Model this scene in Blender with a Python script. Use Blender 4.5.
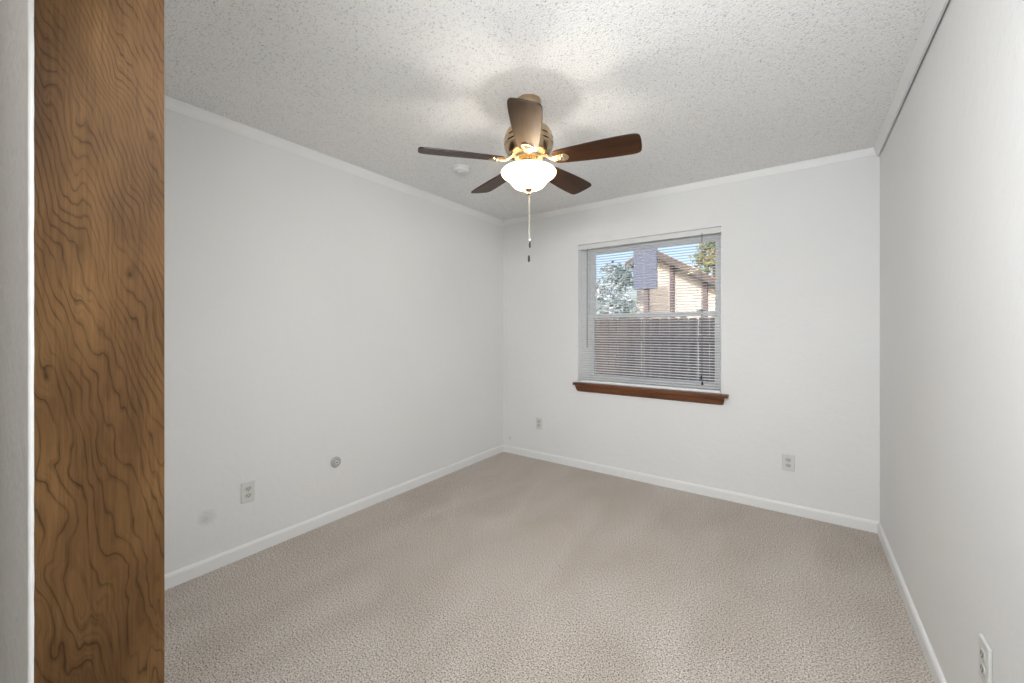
import bpy, bmesh, math, random
from mathutils import Vector, Matrix, noise

for o in list(bpy.data.objects):
    bpy.data.objects.remove(o, do_unlink=True)
S = bpy.context.scene
C = S.collection
R = math.radians
random.seed(7)

# ------------------------------------------------------------------ camera, sky, sun, exposure
cam = bpy.data.cameras.new('camera'); cam_o = bpy.data.objects.new('camera', cam); C.objects.link(cam_o)
cam_o.location = (0, 0, 1.283); cam_o.rotation_euler = (R(90), 0, R(35.55))
cam.sensor_width = 36; cam.lens = 36 * 403 / 1024; cam.shift_y = -11.5 / 1024; cam.clip_start = 0.02
S.camera = cam_o
S.view_settings.view_transform = 'Standard'; S.view_settings.look = 'None'
S.view_settings.gamma = 1; S.view_settings.exposure = 0.10
S.view_settings.use_curve_mapping = False

W = bpy.data.worlds.new('sky'); S.world = W; W.use_nodes = True
nt = W.node_tree
sky = nt.nodes.new('ShaderNodeTexSky'); sky.sky_type = 'NISHITA'; sky.sun_disc = False
sky.sun_elevation = R(20); sky.sun_rotation = R(180); sky.air_density = 1.0; sky.dust_density = 4.0; sky.ozone_density = 1.0
tint = nt.nodes.new('ShaderNodeMix'); tint.data_type = 'RGBA'; tint.blend_type = 'MULTIPLY'; tint.inputs[0].default_value = 1
tint.inputs[7].default_value = (.95, .90, .97, 1); nt.links.new(sky.outputs[0], tint.inputs[6])
nt.links.new(tint.outputs[2], nt.nodes['Background'].inputs[0]); nt.nodes['Background'].inputs[1].default_value = 0.33

sun = bpy.data.lights.new('sun', 'SUN'); sun.energy = 3.0; sun.angle = R(1); sun.color = (1, .96, .90)
sun_o = bpy.data.objects.new('sun', sun); C.objects.link(sun_o)
sun_o.rotation_euler = (R(70), 0, R(8))       # low sun behind this house: lights the neighbour's wall

hall = bpy.data.lights.new('hall_fill_light', 'AREA'); hall.shape = 'RECTANGLE'; hall.size = 0.9; hall.size_y = 0.8  # added fill in the unseen hall, brightens door jamb and wall edge
hall.energy = 12; hall.color = (1.0, 0.95, 0.88)
hall_o = bpy.data.objects.new('hall_fill_light', hall); C.objects.link(hall_o)
hall_o.location = (-0.2, -0.85, 2.38)
hall_o.rotation_euler = (R(28), 0, 0)
# added fill: wide and narrow area lights, unseen in the doorway above the camera
def fill_light(name, energy, spread, rx, rz):
    fl = bpy.data.lights.new(name, 'AREA'); fl.shape = 'RECTANGLE'; fl.size = 0.40; fl.size_y = 0.40
    fl.energy = energy; fl.spread = R(spread); fl.color = (0.94, 0.975, 1.0)
    o = bpy.data.objects.new(name, fl); C.objects.link(o)
    o.location = (-0.13, 0.21, 1.86); o.rotation_euler = (R(rx), 0, R(rz))
fill_light('fill_wide', 24, 180, 60, 4)
fill_light('fill_narrow', 9, 120, 80, 22)
BULB_W = 7.2

# ------------------------------------------------------------------ materials
def mat(name, col, rough=0.6, metal=0.0, spec=0.4):
    m = bpy.data.materials.new(name); m.use_nodes = True
    b = m.node_tree.nodes['Principled BSDF']
    b.inputs['Base Color'].default_value = (*col, 1); b.inputs['Roughness'].default_value = rough
    b.inputs['Metallic'].default_value = metal; b.inputs['Specular IOR Level'].default_value = spec
    return m
def N(m, t, **kw):
    n = m.node_tree.nodes.new(t)
    for k, v in kw.items(): setattr(n, k, v)
    return n
def L(m, a, b): m.node_tree.links.new(a, b)
def bsdf(m): return m.node_tree.nodes['Principled BSDF']
def coords(m, scale=(1, 1, 1), rot=(0, 0, 0), loc=(0, 0, 0)):
    t = N(m, 'ShaderNodeTexCoord'); p = N(m, 'ShaderNodeMapping')
    p.inputs['Scale'].default_value = scale; p.inputs['Rotation'].default_value = rot; p.inputs['Location'].default_value = loc
    L(m, t.outputs['Object'], p.inputs['Vector']); return p.outputs['Vector']
def nz(m, vec, scale, detail=2, rough=.5, dist=0):
    n = N(m, 'ShaderNodeTexNoise'); n.inputs['Scale'].default_value = scale; n.inputs['Detail'].default_value = detail
    n.inputs['Roughness'].default_value = rough; n.inputs['Distortion'].default_value = dist
    L(m, vec, n.inputs['Vector']); return n.outputs['Fac']
def ramp(m, fac, stops):
    r = N(m, 'ShaderNodeValToRGB'); e = r.color_ramp.elements
    e[0].position, e[0].color = stops[0][0], (*stops[0][1], 1)
    e[1].position, e[1].color = stops[-1][0], (*stops[-1][1], 1)
    for p, c in stops[1:-1]:
        x = e.new(p); x.color = (*c, 1)
    L(m, fac, r.inputs['Fac']); return r.outputs['Color']
def mix(m, a, b, fac, mode='MIX'):
    x = N(m, 'ShaderNodeMix'); x.data_type = 'RGBA'; x.blend_type = mode
    for s, i in ((a, 6), (b, 7)):
        if isinstance(s, tuple): x.inputs[i].default_value = (*s, 1)
        else: L(m, s, x.inputs[i])
    if isinstance(fac, float): x.inputs[0].default_value = fac
    else: L(m, fac, x.inputs[0])
    return x.outputs[2]
def mth(m, op, a, b=None):
    x = N(m, 'ShaderNodeMath'); x.operation = op
    for i, s in enumerate((a, b)):
        if s is None: continue
        if isinstance(s, (int, float)): x.inputs[i].default_value = s
        else: L(m, s, x.inputs[i])
    return x.outputs[0]
def bump(m, h, strength, dist):
    b = N(m, 'ShaderNodeBump'); b.inputs['Strength'].default_value = strength; b.inputs['Distance'].default_value = dist
    L(m, h, b.inputs['Height']); L(m, b.outputs[0], bsdf(m).inputs['Normal'])

WALL = (0.80, 0.80, 0.795)
def wall_material(name, stains=(), lump=.16):
    m = mat(name, WALL, .75, 0, .25)
    v = coords(m)
    h = mth(m, 'ADD', nz(m, v, 22, 3), mth(m, 'MULTIPLY', nz(m, v, 70, 2), .35))
    bump(m, h, lump, .012)
    col = ramp(m, nz(m, v, 1.1, 2), [(.3, (.785, .785, .78)), (.7, (.815, .815, .81))])
    for (cx, cy, cz, r, dark) in stains:
        d = N(m, 'ShaderNodeVectorMath'); d.operation = 'DISTANCE'
        L(m, v, d.inputs[0]); d.inputs[1].default_value = (cx, cy, cz)
        wob = mth(m, 'ADD', d.outputs['Value'], mth(m, 'MULTIPLY', mth(m, 'SUBTRACT', nz(m, v, 70, 3), .5), r * 1.1))
        mr = N(m, 'ShaderNodeMapRange'); mr.inputs['From Min'].default_value = r * .55; mr.inputs['From Max'].default_value = r * 1.05
        mr.inputs['To Min'].default_value = 1; mr.inputs['To Max'].default_value = 0
        L(m, wob, mr.inputs['Value'])
        col = mix(m, col, (dark, dark, dark), mr.outputs[0])
    L(m, col, bsdf(m).inputs['Base Color'])
    return m
M = {}
M['wall'] = wall_material('wall_paint')
M['wall_l'] = wall_material('wall_paint_patched', [(-2.56, .797, .287, .046, .70), (-2.56, .79, .280, .020, .64)])
M['wall_b'] = wall_material('wall_paint_marked', [(-2.47, 3.42, .152, .022, .70)])
M['wall_h'] = wall_material('hall_wall_paint', lump=.45)
M['trim'] = mat('trim_paint', (.84, .84, .835), .45)
M['vinyl'] = mat('white_vinyl', (.88, .89, .89), .4)
M['slat'] = mat('blind_slat_enamel', (.88, .88, .875), .45)
M['plate'] = mat('outlet_plastic', (.68, .68, .655), .4)
M['recept'] = mat('receptacle_plastic', (.56, .56, .535), .4)
M['dark'] = mat('dark_slot', (.05, .05, .045), .6)
M['greyring'] = mat('grey_plastic_ring', (.48, .48, .465), .5)
M['detector'] = mat('detector_plastic', (.74, .74, .72), .5)
M['rail'] = mat('headrail_enamel', (.74, .74, .73), .5)
M['cord'] = mat('cord_white', (.72, .72, .70), .7)
M['tassel'] = mat('dark_tassel', (.03, .028, .03), .5)
M['wand'] = mat('smoky_wand', (.22, .22, .23), .2)
M['fob'] = mat('dark_wood_fob', (.04, .03, .022), .4)
M['bead'] = mat('white_bead', (.85, .85, .84), .3)
M['chain'] = mat('chain_metal', (.50, .47, .41), .4, .5)
M['brass'] = mat('aged_brass', (.52, .39, .25), .2, 1.0)
M['brass_light'] = mat('polished_brass', (.80, .64, .42), .25, 1.0)

m = M['ceil'] = mat('popcorn_ceiling', (.70, .695, .68), .9, 0, .15)
v = coords(m)
pop = nz(m, v, 135, 2.5, .65)
bump(m, pop, .7, .011)
L(m, ramp(m, pop, [(.29, (.45, .44, .425)), (.405, (.88, .875, .865)), (.56, (.93, .925, .915))]), bsdf(m).inputs['Base Color'])

m = M['carpet'] = mat('beige_carpet', (.5, .43, .36), .95, 0, .05)
v = coords(m)
big = nz(m, coords(m, (1, .45, 1), (0, 0, R(25))), 3.2, 2, .5, .4)
tone = ramp(m, big, [(.34, (.67, .60, .535)), (.52, (.73, .66, .595)), (.68, (.77, .705, .64))])
sp = nz(m, v, 165, 2, .7)
speck = ramp(m, sp, [(.35, (.14, .13, .125)), (.46, (.80, .79, .78)), (.55, (1, 1, 1)), (.70, (1.35, 1.35, 1.35))])
L(m, mix(m, tone, speck, 1.0, 'MULTIPLY'), bsdf(m).inputs['Base Color'])
bump(m, mth(m, 'ADD', sp, nz(m, v, 60, 2)), .8, .012)

def wood(name, stops, scale, stretch, lines, rot=0.0, rough=.45, bumpy=.1, loc=(0, 0, 0), line=.55, axis='z', coat=0.0, drift=False, spec=.35):
    """flat-sawn figure: contour lines of a stretched noise field"""
    m = mat(name, (.2, .1, .05), rough, 0, spec)
    sc = {'z': (1, 1, stretch), 'x': (stretch, 1, 1)}[axis]
    fs = {'z': (1, 1, .03), 'x': (.03, 1, 1)}[axis]
    v = coords(m, sc, (rot, 0, 0), loc)
    f = nz(m, v, scale, 2.5, .45, .5)
    val = mth(m, 'MULTIPLY', f, lines)
    if drift:        # veneer figure: oblique lines high up, loosening into arches lower down
        sx = N(m, 'ShaderNodeSeparateXYZ'); L(m, coords(m), sx.inputs[0])
        g = mth(m, 'SUBTRACT', mth(m, 'ADD', mth(m, 'MULTIPLY', sx.outputs['Y'], 3.0), sx.outputs['Z']), 1.65)
        mr = N(m, 'ShaderNodeMapRange'); mr.interpolation_type = 'SMOOTHSTEP'
        for k, q in (('From Min', .85), ('From Max', 1.6), ('To Min', 20), ('To Max', 52)): mr.inputs[k].default_value = q
        L(m, sx.outputs['Z'], mr.inputs['Value'])
        val = mth(m, 'ADD', val, mth(m, 'MULTIPLY', g, mr.outputs[0]))
    ring = mth(m, 'FRACT', val)
    edge = ramp(m, ring, [(0, (line,) * 3), (.07, (.80,) * 3), (.30, (1, 1, 1)), (.75, (.98,) * 3), (.93, (.74,) * 3), (1, (line,) * 3)])
    if drift:
        ring2 = mth(m, 'FRACT', mth(m, 'MULTIPLY', val, 2.7))
        e2 = ramp(m, ring2, [(0, (.74,) * 3), (.3, (1, 1, 1)), (.7, (1, 1, 1)), (1, (.74,) * 3)])
        edge = mix(m, (1.0, 1.0, 1.0), edge, ramp(m, nz(m, coords(m), 26, 2), [(.35, (.35,) * 3), (.6, (1, 1, 1))]))
        edge = mix(m, edge, e2, ramp(m, nz(m, coords(m, (1, 1, .5)), 18, 2), [(.4, (0, 0, 0)), (.65, (.9,) * 3)]), 'MULTIPLY')
    fib = nz(m, coords(m, fs), 420, 3, .6)
    base = ramp(m, nz(m, coords(m, sc, (rot, 0, 0), (3, 1, 2)), scale * .55, 3), stops)
    c = mix(m, base, edge, 1.0, 'MULTIPLY')
    c = mix(m, c, ramp(m, fib, [(.3, (.72,) * 3), (.6, (1.05,) * 3)]), .8, 'MULTIPLY')
    L(m, c, bsdf(m).inputs['Base Color'])
    bsdf(m).inputs['Coat Weight'].default_value = coat
    bsdf(m).inputs['Coat Roughness'].default_value = .3
    if bumpy: bump(m, fib, bumpy, .002)
    return m
M['jamb'] = wood('brown_wood_veneer', [(.32, (.090, .044, .017)), (.5, (.135, .069, .026)), (.68, (.205, .110, .043))], 22, .34, 8, line=.32, drift=True, spec=.15, rough=.6)
M['sill'] = wood('stained_sill_wood', [(.35, (.125, .043, .019)), (.65, (.21, .078, .031))], 14, .1, 4, axis='x', rough=.4)
M['blade'] = wood('dark_walnut_blade', [(.35, (.046, .018, .008)), (.65, (.088, .035, .015))], 16, .12, 4, axis='x', rough=.42, bumpy=.05, line=.6, spec=.33); bsdf(M['blade']).inputs['Specular Tint'].default_value = (1, .58, .26, 1)
M['blade_edge'] = mat('blade_edge', (.02, .012, .01), .4)

# frosted glass of the lamp bowl: lets the bulb's light through, scatters the rest, glows
m = M['bowl'] = bpy.data.materials.new('frosted_lamp_glass'); m.use_nodes = True
n_ = m.node_tree; n_.nodes.remove(n_.nodes['Principled BSDF'])
tr = N(m, 'ShaderNodeBsdfTransparent'); tl = N(m, 'ShaderNodeBsdfTranslucent'); tl.inputs[0].default_value = (1, .86, .62, 1)
tr.inputs[0].default_value = (1, .98, .95, 1)
m1 = N(m, 'ShaderNodeMixShader'); m1.inputs[0].default_value = .5
L(m, tr.outputs[0], m1.inputs[1]); L(m, tl.outputs[0], m1.inputs[2])
em = N(m, 'ShaderNodeEmission'); em.inputs[0].default_value = (1, .84, .60, 1); em.inputs[1].default_value = 1.15
ad = N(m, 'ShaderNodeAddShader'); L(m, m1.outputs[0], ad.inputs[0]); L(m, em.outputs[0], ad.inputs[1])
L(m, ad.outputs[0], n_.nodes['Material Output'].inputs[0])
# window glass
m = M['glass'] = bpy.data.materials.new('window_glass'); m.use_nodes = True
n_ = m.node_tree; n_.nodes.remove(n_.nodes['Principled BSDF'])
tr = N(m, 'ShaderNodeBsdfTransparent'); tr.inputs[0].default_value = (.95, .97, .98, 1)
gl = N(m, 'ShaderNodeBsdfGlossy'); gl.inputs['Roughness'].default_value = .02
lw = N(m, 'ShaderNodeFresnel'); lw.inputs['IOR'].default_value = 1.45
m1 = N(m, 'ShaderNodeMixShader'); L(m, lw.outputs[0], m1.inputs[0]); L(m, tr.outputs[0], m1.inputs[1]); L(m, gl.outputs[0], m1.inputs[2])
L(m, m1.outputs[0], n_.nodes['Material Output'].inputs[0])
# outdoors
m = M['fence'] = mat('weathered_fence_wood', (.2, .17, .15), .9, 0, .1)
L(m, ramp(m, nz(m, coords(m, (1, 1, .06)), 14, 4, .6), [(.3, (.10, .098, .105)), (.7, (.20, .192, .20))]), bsdf(m).inputs['Base Color'])
m = M['siding'] = mat('cream_siding', (.62, .60, .565), .8)
wv = N(m, 'ShaderNodeTexWave'); wv.bands_direction = 'Z'; wv.inputs['Scale'].default_value = 2.2; L(m, coords(m), wv.inputs['Vector'])
bump(m, wv.outputs['Fac'], .3, .02)
M['roof'] = mat('brown_roof_shingle', (.16, .105, .08), .9)
M['eave'] = mat('dark_fascia', (.10, .085, .08), .7)
M['post'] = mat('purple_grey_trim', (.16, .125, .14), .8)
M['board'] = mat('blue_grey_board', (.10, .13, .22), .6)
M['bark'] = mat('blue_grey_bark', (.36, .42, .55), .9)
M['bark_b'] = mat('brown_bark', (.16, .11, .08), .9)
m = M['grass'] = mat('lawn', (.10, .12, .05), .95)
L(m, ramp(m, nz(m, coords(m), 6, 4), [(.3, (.10, .095, .05)), (.7, (.15, .16, .07))]), bsdf(m).inputs['Base Color'])
def leaf_mat(name, stops):
    m = mat(name, stops[0][1], .6)
    L(m, ramp(m, nz(m, coords(m), 2.3, 2), stops), bsdf(m).inputs['Base Color'])
    return m
M['leaf'] = leaf_mat('pale_blue_green_leaves', [(.35, (.12, .20, .22)), (.5, (.28, .38, .40)), (.65, (.48, .56, .62))])
M['leaf_a'] = leaf_mat('autumn_leaves', [(.40, (.10, .17, .06)), (.52, (.25, .29, .09)), (.62, (.42, .26, .09)), (.72, (.45, .18, .07))])

# ------------------------------------------------------------------ mesh helpers
def obj(name, bm, m, parent=None, smooth=False, bevel=0.0):
    me = bpy.data.meshes.new(name)
    bmesh.ops.recalc_face_normals(bm, faces=bm.faces)
    bm.to_mesh(me); bm.free()
    o = bpy.data.objects.new(name, me); C.objects.link(o)
    for k in (m if isinstance(m, (list, tuple)) else [m]): me.materials.append(k)
    if smooth:
        for p in me.polygons: p.use_smooth = True
        me.set_sharp_from_angle(angle=R(smooth if smooth is not True else 40))
    if bevel:
        b = o.modifiers.new('bevel', 'BEVEL'); b.width = bevel; b.segments = 3; b.limit_method = 'ANGLE'
    if parent: o.parent = parent
    return o
def box(bm, x0, x1, y0, y1, z0, z1, mi=0, xf=None):
    vs = [Vector((x, y, z)) for x in (x0, x1) for y in (y0, y1) for z in (z0, z1)]
    if xf: vs = [xf @ q for q in vs]
    vs = [bm.verts.new(q) for q in vs]
    for f in ((0, 1, 3, 2), (4, 6, 7, 5), (0, 4, 5, 1), (2, 3, 7, 6), (0, 2, 6, 4), (1, 5, 7, 3)):
        bm.faces.new([vs[i] for i in f]).material_index = mi
    return bm
def BX(*a): return box(bmesh.new(), *a)
def lathe(bm, prof, seg=48, xf=None, close=True):
    rings = []
    for r, z in prof:
        if r < 1e-6:
            p = Vector((0, 0, z)); rings.append([bm.verts.new(xf @ p if xf else p)])
        else:
            ring = []
            for i in range(seg):
                a = 2 * math.pi * i / seg; p = Vector((r * math.cos(a), r * math.sin(a), z))
                ring.append(bm.verts.new(xf @ p if xf else p))
            rings.append(ring)
    for a, b in zip(rings, rings[1:]):
        for i in range(seg):
            j = (i + 1) % seg
            if len(a) == 1 and len(b) == 1: continue
            if len(a) == 1: bm.faces.new((a[0], b[i], b[j]))
            elif len(b) == 1: bm.faces.new((a[i], b[0], a[j]))
            else: bm.faces.new((a[i], b[i], b[j], a[j]))
    return bm
def tube(bm, pts, rad, seg=10):
    pts = [Vector(p) for p in pts]; rings = []
    for i, p in enumerate(pts):
        t = (pts[min(i + 1, len(pts) - 1)] - pts[max(i - 1, 0)]).normalized()
        u = t.cross(Vector((0, 0, 1)))
        if u.length < .25: u = t.cross(Vector((0, 1, 0)))
        u.normalize(); w = t.cross(u)
        r = rad[i] if isinstance(rad, (list, tuple)) else rad
        rings.append([bm.verts.new(p + r * (math.cos(2 * math.pi * k / seg) * u + math.sin(2 * math.pi * k / seg) * w)) for k in range(seg)])
    for a, b in zip(rings, rings[1:]):
        for i in range(seg): bm.faces.new((a[i], a[(i + 1) % seg], b[(i + 1) % seg], b[i]))
    bm.faces.new(rings[0]); bm.faces.new(rings[-1])
    return bm
def prism(bm, outline, z0, z1, xf=None, mi=0, mi_side=None):
    """extrude a flat outline (x, y) from z0 to z1"""
    rows = []
    for z in (z0, z1):
        rows.append([bm.verts.new((xf @ Vector((x, y, z))) if xf else Vector((x, y, z))) for x, y in outline])
    n = len(outline)
    bm.faces.new(rows[0]).material_index = mi; bm.faces.new(rows[1]).material_index = mi
    for i in range(n):
        bm.faces.new((rows[0][i], rows[0][(i + 1) % n], rows[1][(i + 1) % n], rows[1][i])).material_index = mi if mi_side is None else mi_side
    return bm
def sweep(bm, prof, p0, p1, inward, m0=0.0, m1=0.0):
    """profile (distance from wall, z) swept from p0 to p1 (x, y); inward = normal into the room; m0/m1 mitre"""
    p0, p1 = Vector(p0), Vector(p1); d = (p1 - p0).normalized(); n = Vector(inward)
    rows = []
    for p, s in ((p0, m0), (p1, -m1)):
        rows.append([bm.verts.new((*(p + n * a + d * s * a), z)) for a, z in prof])
    k = len(prof)
    for i in range(k): bm.faces.new((rows[0][i], rows[0][(i + 1) % k], rows[1][(i + 1) % k], rows[1][i]))
    bm.faces.new(rows[0]); bm.faces.new(rows[1])
    return bm
def ball(bm, c, r, u=8, v=6, scale=(1, 1, 1)):
    bmesh.ops.create_uvsphere(bm, u_segments=u, v_segments=v, radius=r, matrix=Matrix.Translation(c) @ Matrix.Diagonal((*scale, 1)))
    return bm
def empty(name, loc, rot=(0, 0, 0)):
    o = bpy.data.objects.new(name, None); C.objects.link(o); o.location = loc; o.rotation_euler = rot
    o.empty_display_size = .1
    return o
def tag(o, label, cat, group=None):
    o['label'] = label; o['category'] = cat
    if group: o['group'] = group
    return o
def struct(name, bm, m, label=None, parent=None, **kw):
    o = obj(name, bm, m, parent, **kw)
    if parent is None: o['kind'] = 'structure'
    if label: o['label'] = label
    return o

# ------------------------------------------------------------------ room shell
XL, XR, YB, H = -2.56, .41, 3.42, 2.44
YF0, YF1 = .0535, .1645          # wall with the doorway the picture is taken through
DX0, DX1, DH = -.68, .125, 2.04  # doorway
WX0, WX1, WZ0, WZ1 = -1.692, -.482, .795, 2.075
HY0, HX1 = -1.25, .75            # hallway

struct('floor', BX(XL - .12, HX1 + .12, HY0 - .12, YB + .16, -.1, 0), M['carpet'], 'beige speckled cut pile carpet')
struct('ceiling', BX(XL - .12, HX1 + .12, HY0 - .12, YB + .16, H, H + .12), M['ceil'], 'white popcorn textured ceiling')
struct('wall_left', BX(XL - .12, XL, HY0 - .12, YB + .16, 0, H), M['wall_l'], 'white wall on the left with outlet and patch mark')
struct('wall_right', BX(XR, XR + .12, YF1, YB + .16, 0, H), M['wall'], 'white wall along the right side')
b = bmesh.new()
for a in ((XL, WX0, 0, H), (WX1, XR, 0, H), (WX0, WX1, 0, WZ0), (WX0, WX1, WZ1, H)): box(b, a[0], a[1], YB, YB + .16, a[2], a[3])
struct('wall_back', b, M['wall_b'], 'white back wall with the window')
b = bmesh.new()
JT = .018
box(b, XL, DX0 - JT, YF0, YF1, 0, H); box(b, DX1 + JT, HX1, YF0, YF1, 0, H); box(b, DX0 - JT, DX1 + JT, YF0, YF1, DH + JT, H)
struct('wall_front', b, M['wall_h'], 'textured grey painted wall edge at the far left')
struct('wall_hall_back', BX(XL, HX1, HY0 - .12, HY0, 0, H), M['wall'])
struct('wall_hall_right', BX(HX1, HX1 + .12, HY0 - .12, YF1, 0, H), M['wall'])

# door lining of brown veneer; uneven bead of wall paint along its edge
b = bmesh.new()
box(b, DX0 - JT, DX0, YF0 + .0005, YF1 + .001, 0, DH); box(b, DX1, DX1 + JT, YF0 + .0005, YF1 + .001, 0, DH)
box(b, DX0 - JT, DX1 + JT, YF0 + .0005, YF1 + .001, DH, DH + JT)
struct('door_1', b, M['jamb'], 'brown wood grain door jamb close to the left')
b = bmesh.new(); pts = []; rr = []
for i in range(420):
    z = .01 + i * .0048
    pts.append((DX0 - .0012 + .0002 * noise.noise((0, 0, z * 20)), YF0 - .0010 + .0002 * noise.noise((5, 0, z * 25)), z))
    rr.append(.0026 + .0003 * noise.noise((2, 3, z * 45)))
tube(b, pts, rr, 8)
struct('trim_1', b, M['trim'], 'thin uneven white paint edge beside the brown jamb', smooth=60)

# baseboards
BB = [(0, 0), (.013, 0), (.013, .058), (.009, .067), (.003, .072), (0, .072)]
struct('baseboard_left', sweep(bmesh.new(), BB, (XL, YF1), (XL, YB), (1, 0), 0, 1), M['trim'], 'low white baseboard on the left wall')
struct('baseboard_back', sweep(bmesh.new(), BB, (XL, YB), (XR, YB), (0, -1), 1, 1), M['trim'], 'low white baseboard under the window wall')
struct('baseboard_right', sweep(bmesh.new(), BB, (XR, YB), (XR, YF1), (-1, 0), 1, 0), M['trim'], 'low white baseboard on the right wall')
# cornices
CR = [(0, H), (.034, H), (.034, H - .008), (.026, H - .016), (.018, H - .028), (.013, H - .040), (.013, H - .044), (.009, H - .050), (.006, H - .060), (0, H - .062)]
CR = [(a * .42, z) for a, z in CR]
CB = [(a, H - (H - z) * .78) for a, z in CR]
struct('trim_2', sweep(bmesh.new(), CR, (XL, YF1), (XL, YB), (1, 0), 0, 1), M['trim'], 'white cove cornice along the left wall')
struct('trim_3', sweep(bmesh.new(), CB, (XL, YB), (XR, YB), (0, -1), 1, 1), M['trim'], 'white cove cornice above the window wall')
b = bmesh.new()     # right hand cornice board has come away from the wall along its lower edge
rows = []
for y, g in ((YB - .012, .003), (2.6, .006), (YF1, .008)):
    rows.append([b.verts.new(q) for q in ((XR - .031, y, H), (XR - .018, y, H), (XR - g, y, H - .060), (XR - g - .010, y, H - .065))])
for a, c in zip(rows, rows[1:]):
    for i in range(4): b.faces.new((a[i], a[(i + 1) % 4], c[(i + 1) % 4], c[i]))
b.faces.new(rows[0]); b.faces.new(rows[-1])
struct('trim_4', b, M['trim'], 'white cornice board on the right wall with a dark gap below')

# ------------------------------------------------------------------ window
win = empty('window_1', ((WX0 + WX1) / 2, YB + .1, WZ0)); win['kind'] = 'structure'; win['label'] = 'white double hung window with insulated panes'
def wpart(name, bm, m, **kw):
    o = obj(name, bm, m, None, **kw); o.parent = win; o.matrix_parent_inverse = Matrix.Translation(-win.location); return o
def ring(bm, x0, x1, z0, z1, y0, y1, l, r, bt, tp):
    box(bm, x0, x0 + l, y0, y1, z0, z1); box(bm, x1 - r, x1, y0, y1, z0, z1)
    box(bm, x0 + l, x1 - r, y0, y1, z0, z0 + bt); box(bm, x0 + l, x1 - r, y0, y1, z1 - tp, z1)
    return bm
GY = YB + .10
wpart('window_frame', ring(bmesh.new(), WX0, WX1, WZ0, WZ1, GY - .015, YB + .16, .075, .030, .03, .045), M['vinyl'], bevel=.003)
wpart('added_reveal_liner', ring(bmesh.new(), WX0 + .0004, WX1 - .0004, WZ0 + .003, WZ1 - .0004, YB + .001, GY - .015, .0035, .0035, .0005, .0005), M['vinyl'])  # added white liner, stands in for daylight brightening the reveal
fx0, fx1 = WX0 + .075, WX1 - .030
us = wpart('upper_sash', ring(bmesh.new(), fx0, fx1, 1.395, WZ1 - .045, GY + .02, GY + .045, .05, .035, .035, .04), M['vinyl'], bevel=.003)
ls = wpart('lower_sash', ring(bmesh.new(), fx0, fx1, WZ0 + .03, 1.435, GY - .010, GY + .018, .05, .035, .035, .04), M['vinyl'], bevel=.003)
def sub(name, bm, m, par, **kw):
    o = obj(name, bm, m, None, **kw); o.parent = par; return o
sub('glass_pane', BX(fx0 + .045, fx1 - .03, GY + .031, GY + .035, 1.425, WZ1 - .08), M['glass'], us)
sub('glass_pane', BX(fx0 + .045, fx1 - .03, GY + .003, GY + .007, WZ0 + .06, 1.40), M['glass'], ls)
for x in (fx0 + .16, fx1 - .14):
    b = BX(x - .028, x + .028, GY - .006, GY + .012, 1.435, 1.442); box(b, x - .008, x + .03, GY - .004, GY + .008, 1.442, 1.450)
    sub('sash_lock', b, M['recept'], ls)

# stained wooden sill with moulded apron
b = bmesh.new()
box(b, WX0 + .002, WX1 - .002, YB - .001, GY - .016, WZ0 - .022, WZ0 + .002)
box(b, WX0 - .022, WX1 + .045, YB - .055, YB - .0005, WZ0 - .020, WZ0 + .002)
ap = [(0, .775), (.046, .775), (.046, .768), (.040, .762), (.034, .750), (.030, .735), (.024, .722), (.012, .714), (0, .714)]
n0 = len(b.verts)
rows = []
for x, sgn in ((WX0 - .004, 1), (WX1 + .022, -1)):
    rows.append([b.verts.new((x + sgn * (.046 - a) * .55 * (1 if a < .046 else 0) * (0.775 - z) / .061, YB - a, z)) for a, z in ap])
for i in range(len(ap)): b.faces.new((rows[0][i], rows[0][(i + 1) % len(ap)], rows[1][(i + 1) % len(ap)], rows[1][i]))
b.faces.new(rows[0]); b.faces.new(rows[1])
struct('trim_5', b, M['sill'], 'reddish brown stained wooden window sill')

# ------------------------------------------------------------------ venetian blind
bx0, bx1, by = WX0 + .024, WX1 - .016, YB + .036
blind = tag(empty('venetian_blind', ((bx0 + bx1) / 2, by, WZ1)), 'white metal mini blind with open slats hanging inside the window recess', 'blind')
def bpart(name, bm, m, par=None, **kw):
    o = obj(name, bm, m, None, **kw); o.parent = par or blind
    if par is None: o.matrix_parent_inverse = Matrix.Translation(-blind.location)
    return o
bpart('headrail', BX(WX0 + .004, WX1 - .004, by - .020, by + .020, WZ1 - .045, WZ1 - .002), M['rail'], bevel=.002)
b = bmesh.new(); z = WZ0 + .035; tilt = R(2)
while z < WZ1 - .055:
    row0 = []
    for k in range(7):
        u = -1 + k / 3.0
        yy = by + u * .0125; zz = z + .0046 * (1 - u * u) + u * .0125 * math.sin(tilt)
        row0.append([b.verts.new((x, yy, zz)) for x in (bx0, bx1)])
    top = [[b.verts.new(q.co + Vector((0, 0, .0008))) for q in r] for r in row0]
    for i in range(6):
        b.faces.new((row0[i][0], row0[i + 1][0], row0[i + 1][1], row0[i][1])); b.faces.new((top[i][0], top[i + 1][0], top[i + 1][1], top[i][1]))
    for i in (0, 6): b.faces.new((row0[i][0], row0[i][1], top[i][1], top[i][0]))
    z += .0219
bpart('slats', b, M['slat'], smooth=50)
bpart('bottom_rail', BX(bx0, bx1, by - .013, by + .013, WZ0 + .004, WZ0 + .022), M['slat'], bevel=.003)
for x in (bx0 + .12, (bx0 + bx1) / 2, bx1 - .165):
    b = bmesh.new()
    for yy in (by - .0135, by + .0135): tube(b, [(x, yy, WZ0 + .02), (x, yy, WZ1 - .04)], .0008, 6)
    bpart('ladder_cord', b, M['cord'])
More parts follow.
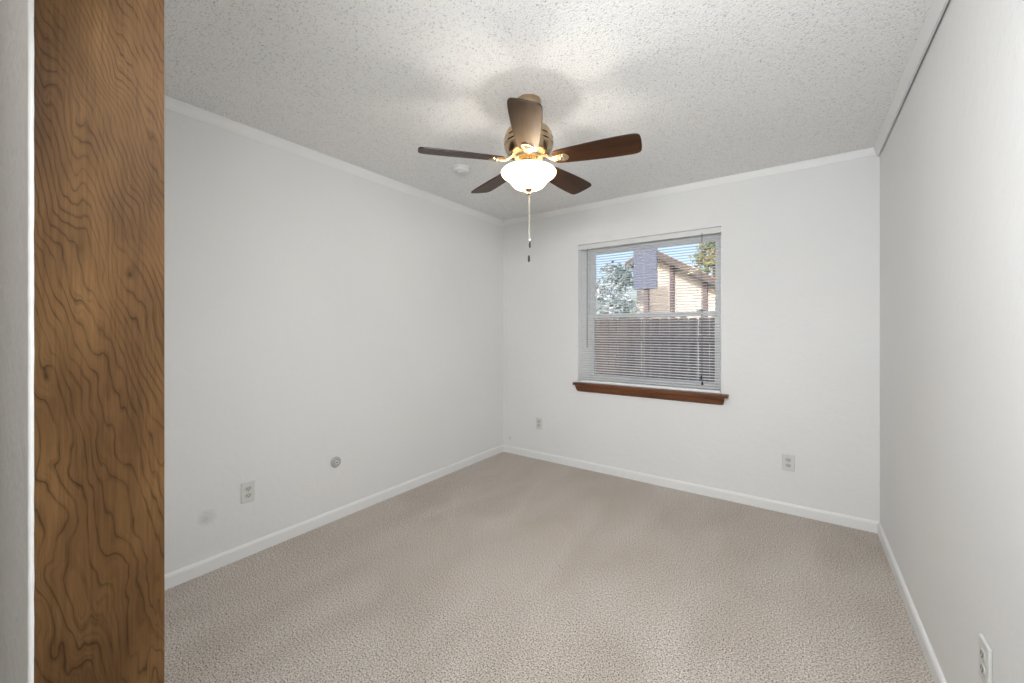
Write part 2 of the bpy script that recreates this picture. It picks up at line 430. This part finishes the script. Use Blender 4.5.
for x, zt in ((-.629, .925), (-.622, .880)):
    cd = bpart('lift_cord', tube(bmesh.new(), [(x, by - .024, WZ1 - .03), (x + .001, by - .025, 1.5), (x, by - .024, zt)], .0013, 6), M['wand'])
    cd['label'] = 'dark thin pull cord'
    xf = Matrix.Translation((x, by - .024, zt))
    bpart('tassel', lathe(bmesh.new(), [(0, .006), (.003, .005), (.005, -.005), (.0095, -.020), (.0085, -.026), (0, -.027)], 14, xf), M['tassel'], cd, smooth=True)
b = bmesh.new(); wx = -1.598
tube(b, [(wx, by - .026, WZ1 - .05), (wx, by - .027, 1.9), (wx - .001, by - .026, 1.12)], .0036, 6)
tube(b, [(wx, by - .018, WZ1 - .030), (wx, by - .026, WZ1 - .045), (wx, by - .026, WZ1 - .075)], .0022, 6)
bpart('tilt_wand', b, M['wand'])

# ------------------------------------------------------------------ outlets, jack, detector
def outlet(loc, rotz, label):
    """local x = along the wall, local -y = into the room"""
    t = tag(empty('outlet', loc, (0, 0, rotz)), label, 'outlet', 'wall outlets low on the walls')
    obj('plate', BX(-.036, .036, -.0085, 0, -.058, .058), M['plate'], t, bevel=.004)
    for s in (-1, 1):
        o = []
        for i in range(28):
            a = 2 * math.pi * i / 28; o.append((.0172 * math.cos(a), max(-.0128, min(.0128, .0175 * math.sin(a)))))
        xf = Matrix.Translation((0, 0, s * .0195)) @ Matrix.Rotation(R(90), 4, 'X')
        rc = obj('receptacle', prism(bmesh.new(), o, .008, .0105, xf), M['recept'], t)
        b = bmesh.new()
        box(b, -.0085, -.0055, -.0110, -.0104, s * .0195 - .003, s * .0195 + .0065); box(b, .0055, .0085, -.0110, -.0104, s * .0195 - .002, s * .0195 + .0065)
        lathe(b, [(.0026, 0), (.0026, .0006), (0, .0006)], 12, Matrix.Translation((0, -.0104, s * .0195 - .0075)) @ Matrix.Rotation(R(90), 4, 'X'))
        obj('slots', b, M['dark'], rc)
    obj('screw', lathe(bmesh.new(), [(.0035, .008), (.0035, .0092), (.002, .0098), (0, .0099)], 14, Matrix.Rotation(R(90), 4, 'X')), M['greyring'], t)
    return t
outlet((XL, .992, .362), R(90), 'white duplex outlet on the left wall near the brown door jamb')
outlet((-2.110, YB, .356), 0, 'small white outlet on the back wall left of the window sill')
outlet((-.066, YB, .357), 0, 'white duplex outlet on the back wall right of the window')
outlet((XR, 1.622, .388), R(-90), 'white outlet on the right wall at the bottom right corner')

jk = tag(empty('cable_jack', (XL, 1.526, .389), (0, 0, R(90))), 'round grey cable jack on the left wall right of the outlet', 'jack')
xf = Matrix.Rotation(R(90), 4, 'X')
obj('cover_ring', lathe(bmesh.new(), [(.036, 0), (.036, .006), (.032, .012), (.026, .014), (.022, .011), (0, .010)], 36, xf), M['greyring'], jk, smooth=35)
o_ = obj('socket', lathe(bmesh.new(), [(.013, .009), (.013, .020), (.009, .021), (.009, .016), (0, .016)], 6, xf), M['trim'], jk); o_['label'] = 'white socket'
obj('pin_hole', lathe(bmesh.new(), [(.006, .0155), (.006, .0175), (0, .018)], 12, xf), M['dark'], jk)

sd = tag(empty('smoke_detector', (-1.966, 2.128, H)), 'round white smoke detector on the ceiling behind the fan blade', 'smoke detector')
obj('base', lathe(bmesh.new(), [(0, 0), (.064, 0), (.064, -.008), (.060, -.011), (0, -.011)], 40), M['detector'], sd, smooth=35)
obj('cover', lathe(bmesh.new(), [(.056, -.010), (.057, -.022), (.052, -.030), (.040, -.034), (.038, -.031), (.030, -.031), (.028, -.036), (0, -.038)], 40), M['detector'], sd, smooth=35)

# ------------------------------------------------------------------ ceiling fan
FX, FY = -1.115, 1.705
fan = tag(empty('ceiling_fan', (FX, FY, H)), 'brass ceiling fan with five dark wood blades and a lit white bowl lamp', 'ceiling fan')
obj('canopy', lathe(bmesh.new(), [(0, 0), (.062, 0), (.063, -.012), (.060, -.030), (.054, -.052), (.038, -.068), (.024, -.074), (.022, -.115), (0, -.115)], 48), M['brass'], fan, smooth=45)
obj('motor_housing', lathe(bmesh.new(), [(0, -.112), (.040, -.112), (.046, -.124), (.070, -.132), (.094, -.143), (.110, -.158), (.120, -.178), (.1235, -.196), (.120, -.200),
    (.120, -.205), (.1245, -.209), (.1245, -.222), (.120, -.226), (.120, -.230), (.1225, -.236), (.117, -.254), (.105, -.270), (.090, -.280), (.070, -.286), (0, -.286)], 64), M['brass'], fan, smooth=30)
b = bmesh.new()
lathe(b, [(0, -.284), (.072, -.284), (.072, -.300), (.066, -.302), (.045, -.303), (.040, -.306), (.040, -.330), (.060, -.334), (.060, -.348), (.052, -.352), (0, -.352)], 48)
for i in range(16):
    a = 2 * math.pi * i / 16
    tube(b, [(.041 * math.cos(a), .041 * math.sin(a), -.304), (.041 * math.cos(a), .041 * math.sin(a), -.334)], .005, 8)
obj('switch_housing', b, M['brass_light'], fan, smooth=30)

def blade_outline():
    pts = []
    half = [(.126, .018), (.130, .031), (.138, .042), (.153, .0485), (.20, .0535), (.28, .0605), (.36, .0665), (.44, .0695), (.495, .0695), (.518, .068), (.532, .063), (.540, .054), (.5435, .038), (.545, .018)]
    return [(x, -y) for x, y in half] + [(x, y) for x, y in reversed(half)]
BZ, PITCH = -.306, R(13)
ang0 = math.atan2(-FY, -FX) - R(1.7)
blade_bm = prism(bmesh.new(), blade_outline(), -.0035, .0035, None, 0, 1)
iron_bm = bmesh.new()
half = [(.118, .010), (.126, .016), (.135, .020), (.146, .019), (.158, .024), (.172, .029), (.186, .028), (.198, .021), (.206, .010)]
prism(iron_bm, [(x, -y) for x, y in half] + [(x, y) for x, y in reversed(half)], -.0085, -.0035, Matrix.Rotation(-PITCH, 4, 'X'))
tube(iron_bm, [(.060, 0, .022), (.085, 0, .020), (.105, 0, .008), (.122, 0, -.004), (.150, 0, -.0065)], [.011, .010, .0095, .009, .006], 12)
for (x, y) in ((.150, 0), (.180, .015), (.180, -.015)):
    lathe(iron_bm, [(.0055, -.0085), (.005, -.011), (.003, -.0125), (0, -.013)], 12, Matrix.Rotation(-PITCH, 4, 'X') @ Matrix.Translation((x, y, 0)))
ball(iron_bm, (.172, 0, -.009), .014, 14, 10, (1.15, 1.15, .6))
bl0 = obj('blade', blade_bm, [M['blade'], M['blade_edge']], fan, bevel=.0015)
ir0 = obj('blade_iron', iron_bm, M['brass_light'], fan, smooth=40)
for k in range(5):
    bl = bl0 if k == 0 else bl0.copy(); ir = ir0 if k == 0 else ir0.copy()
    if k:
        C.objects.link(bl); C.objects.link(ir); bl.parent = fan; ir.parent = fan
    a = ang0 + k * 2 * math.pi / 5
    bl.location = (0, 0, BZ); ir.location = (0, 0, BZ)
    bl.rotation_euler = (Matrix.Rotation(a, 4, 'Z') @ Matrix.Rotation(-PITCH, 4, 'X')).to_euler(); ir.rotation_euler = (0, 0, a)
# lamp bowl
bo = [(.128, -.354), (.135, -.3565), (.139, -.362), (.1385, -.369), (.132, -.378), (.118, -.388), (.104, -.398), (.094, -.409), (.086, -.420), (.076, -.431), (.062, -.439), (.040, -.445), (.012, -.447)]
bo = [(r, z) for r, z in bo] + [(max(r - .004, .008), z + .004) for r, z in reversed(bo)]
lathe_bm = lathe(bmesh.new(), bo + [bo[0]], 64)
bw = obj('lamp_bowl', lathe_bm, M['bowl'], fan, smooth=60); bw['label'] = 'frosted white glass bowl glowing'
fin = obj('finial', lathe(bmesh.new(), [(.006, -.34), (.006, -.445), (.022, -.446), (.022, -.450), (.014, -.454), (.009, -.463), (.011, -.469), (.006, -.476), (0, -.478)], 24), M['brass'], fan, smooth=40)
bl_ = bpy.data.lights.new('bulb_light', 'POINT'); bl_.energy = BULB_W; bl_.shadow_soft_size = .03; bl_.color = (1, .95, .88)
bo_ = bpy.data.objects.new('bulb_light', bl_); C.objects.link(bo_); bo_.location = (FX, FY, 2.012)
cr = Vector((math.cos(R(35.55)), math.sin(R(35.55)), 0))
for off, zend, white in ((.0055, -.712, True), (.001, -.783, False)):
    p = cr * off
    b = bmesh.new(); z = -.470
    while z > zend + .012:
        ball(b, (p.x, p.y, z), .0019, 6, 4); z -= .0056
    tube(b, [(p.x, p.y, -.455), (p.x, p.y, zend)], .0006, 6)
    ch = obj('pull_chain', b, M['chain'], fan, smooth=True)
    obj('fob', lathe(bmesh.new(), [(0, .004), (.004, .002), (.0055, -.008), (.0062, -.020), (.004, -.030), (0, -.032)], 14, Matrix.Translation((p.x, p.y, zend))), M['fob'], ch, smooth=True)
    if white:
        obj('bead', ball(bmesh.new(), (p.x, p.y, zend + .009), .0062, 12, 8), M['bead'], ch, smooth=True)

# ------------------------------------------------------------------ outside the window
struct('ground', BX(-16, 14, YB + .16, 30, -.45, -.35), M['grass'], 'lawn outside')
fn = tag(empty('wooden_fence', (-2, 6.6, -.35)), 'weathered grey brown board fence behind the lower window pane', 'fence')
b = bmesh.new(); x = -7.0
while x < 3.0:
    w = .138 + random.uniform(-.006, .006); t = 1.83 + random.uniform(-.012, .012)
    prism(b, [(x + 2, 0), (x + 2 + w, 0), (x + 2 + w, t - .03), (x + 2 + w - .03, t), (x + 2.03, t), (x + 2, t - .03)], -.009, .009, Matrix.Translation((0, random.uniform(-.004, .004), 0)) @ Matrix.Rotation(R(90), 4, 'X'))
    x += w + random.uniform(.004, .010)
obj('boards', b, M['fence'], fn)
for z in (.35, 1.45): obj('rail', BX(-5, 5, -.047, -.010, z, z + .089), M['fence'], fn)
for x in (-3.6, -1.2, 1.2, 3.6): obj('post', BX(x - .045, x + .045, -.137, -.048, 0, 1.75), M['fence'], fn)

hs = tag(empty('house', (-2.9, 10, -.35)), 'cream sided neighbouring house with a brown gable roof beyond the fence', 'house')
rx, rz, sl = .0, 3.46, .60          # ridge, local to the house
b = bmesh.new()
prism(b, [(-.42, 0), (4.2, 0), (4.2, rz - sl * 4.3), (rx, rz), (-.42, rz - sl * .42)], -7, 0, Matrix.Rotation(R(90), 4, 'X'))
obj('wall', b, M['siding'], hs)
b = bmesh.new()
for s, w in ((1, 4.7), (-1, .55)):
    prism(b, [(rx, rz + .02), (rx + s * w, rz + .02 - sl * w), (rx + s * w, rz + .14 - sl * w), (rx, rz + .14)], -7.4, .45, Matrix.Rotation(R(90), 4, 'X'))
obj('roof', b, M['roof'], hs)
b = bmesh.new()
for s, w in ((1, 4.7), (-1, .55)):
    prism(b, [(rx, rz - .03), (rx + s * w, rz - .03 - sl * w), (rx + s * w, rz + .10 - sl * w), (rx, rz + .10)], .45, .48, Matrix.Rotation(R(90), 4, 'X'))
obj('fascia', b, M['eave'], hs)
for x in (.45, 1.165, 2.2): obj('post', BX(x - .045, x + .045, -.13, -.03, 0, rz - sl * (x - rx) - .02), M['post'], hs)

bd = tag(empty('board_on_post', (-2.545, 8.2, -.35)), 'blue grey upright board on a dark post beyond the fence', 'board')
obj('panel', BX(-.235, .235, -.03, .03, 2.46, 3.32), M['board'], bd, bevel=.01)
obj('post', BX(-.05, .05, .03, .11, 0, 3.0), M['post'], bd)

def leaves(bm, n, cen, rad, size, droop=0.3):
    for i in range(n):
        d = Vector((random.gauss(0, 1), random.gauss(0, 1), random.gauss(0, 1))).normalized() * (random.random() ** .45)
        p = Vector(cen) + Vector((d.x * rad[0], d.y * rad[1], d.z * rad[2]))
        ax = Vector((random.uniform(-1, 1), random.uniform(-1, 1), random.uniform(-1, .6) - droop)).normalized()
        sd_ = ax.cross(Vector((random.uniform(-1, 1), random.uniform(-1, 1), random.uniform(-1, 1)))).normalized()
        s = size * random.uniform(.6, 1.3)
        up = ax.cross(sd_) * s * .08
        q = [p, p + ax * s * .5 + sd_ * s * .2 + up, p + ax * s, p + ax * s * .5 - sd_ * s * .2 + up]
        bm.faces.new([bm.verts.new(k) for k in q])
    return bm
def tree(name, loc, trunk, crowns, bark, leaf, label, size):
    t = tag(empty(name, loc), label, 'tree', 'trees beyond the fence')
    b = bmesh.new(); tube(b, trunk, [.10 - .06 * i / (len(trunk) - 1) for i in range(len(trunk))], 10)
    top = Vector(trunk[-1])
    for cen, rad, n in crowns:
        c = Vector(cen); tube(b, [Vector(trunk[-2]), (Vector(trunk[-2]) + c) / 2 + Vector((0, 0, .1)), c], [.04, .028, .012], 7)
    obj('trunk', b, bark, t, smooth=60)
    b = bmesh.new()
    for cen, rad, n in crowns: leaves(b, n, cen, rad, size)
    obj('foliage', b, leaf, t)
tree('leafy_tree', (-3.52, 9.0, -.35), [(0, 0, 0), (.02, 0, 1.2), (-.02, 0, 2.3), (.0, 0, 3.0)],
     [((-.28, -.1, 2.55), (.25, .3, .35), 150), ((.22, 0, 2.85), (.34, .3, .35), 230), ((-.1, .1, 3.0), (.3, .3, .25), 70), ((.2, -.1, 2.25), (.35, .3, .28), 220), ((-.15, .1, 2.05), (.35, .3, .2), 120)],
     M['bark'], M['leaf'], 'pale loose leafed tree with a blue grey trunk at the left of the window', .17)
tree('autumn_tree', (-2.75, 17.6, -.35), [(0, 0, 0), (.05, 0, 2), (0, 0, 3.6), (.05, 0, 4.6)],
     [((-.1, 0, 4.5), (.75, .7, .7), 500), ((.55, 0, 5.0), (.7, .7, .6), 500), ((.2, .1, 5.3), (.7, .6, .5), 350), ((1.0, 0, 4.3), (.7, .6, .6), 350)],
     M['bark_b'], M['leaf_a'], 'green and orange autumn tree rising behind the gable roof', .22)
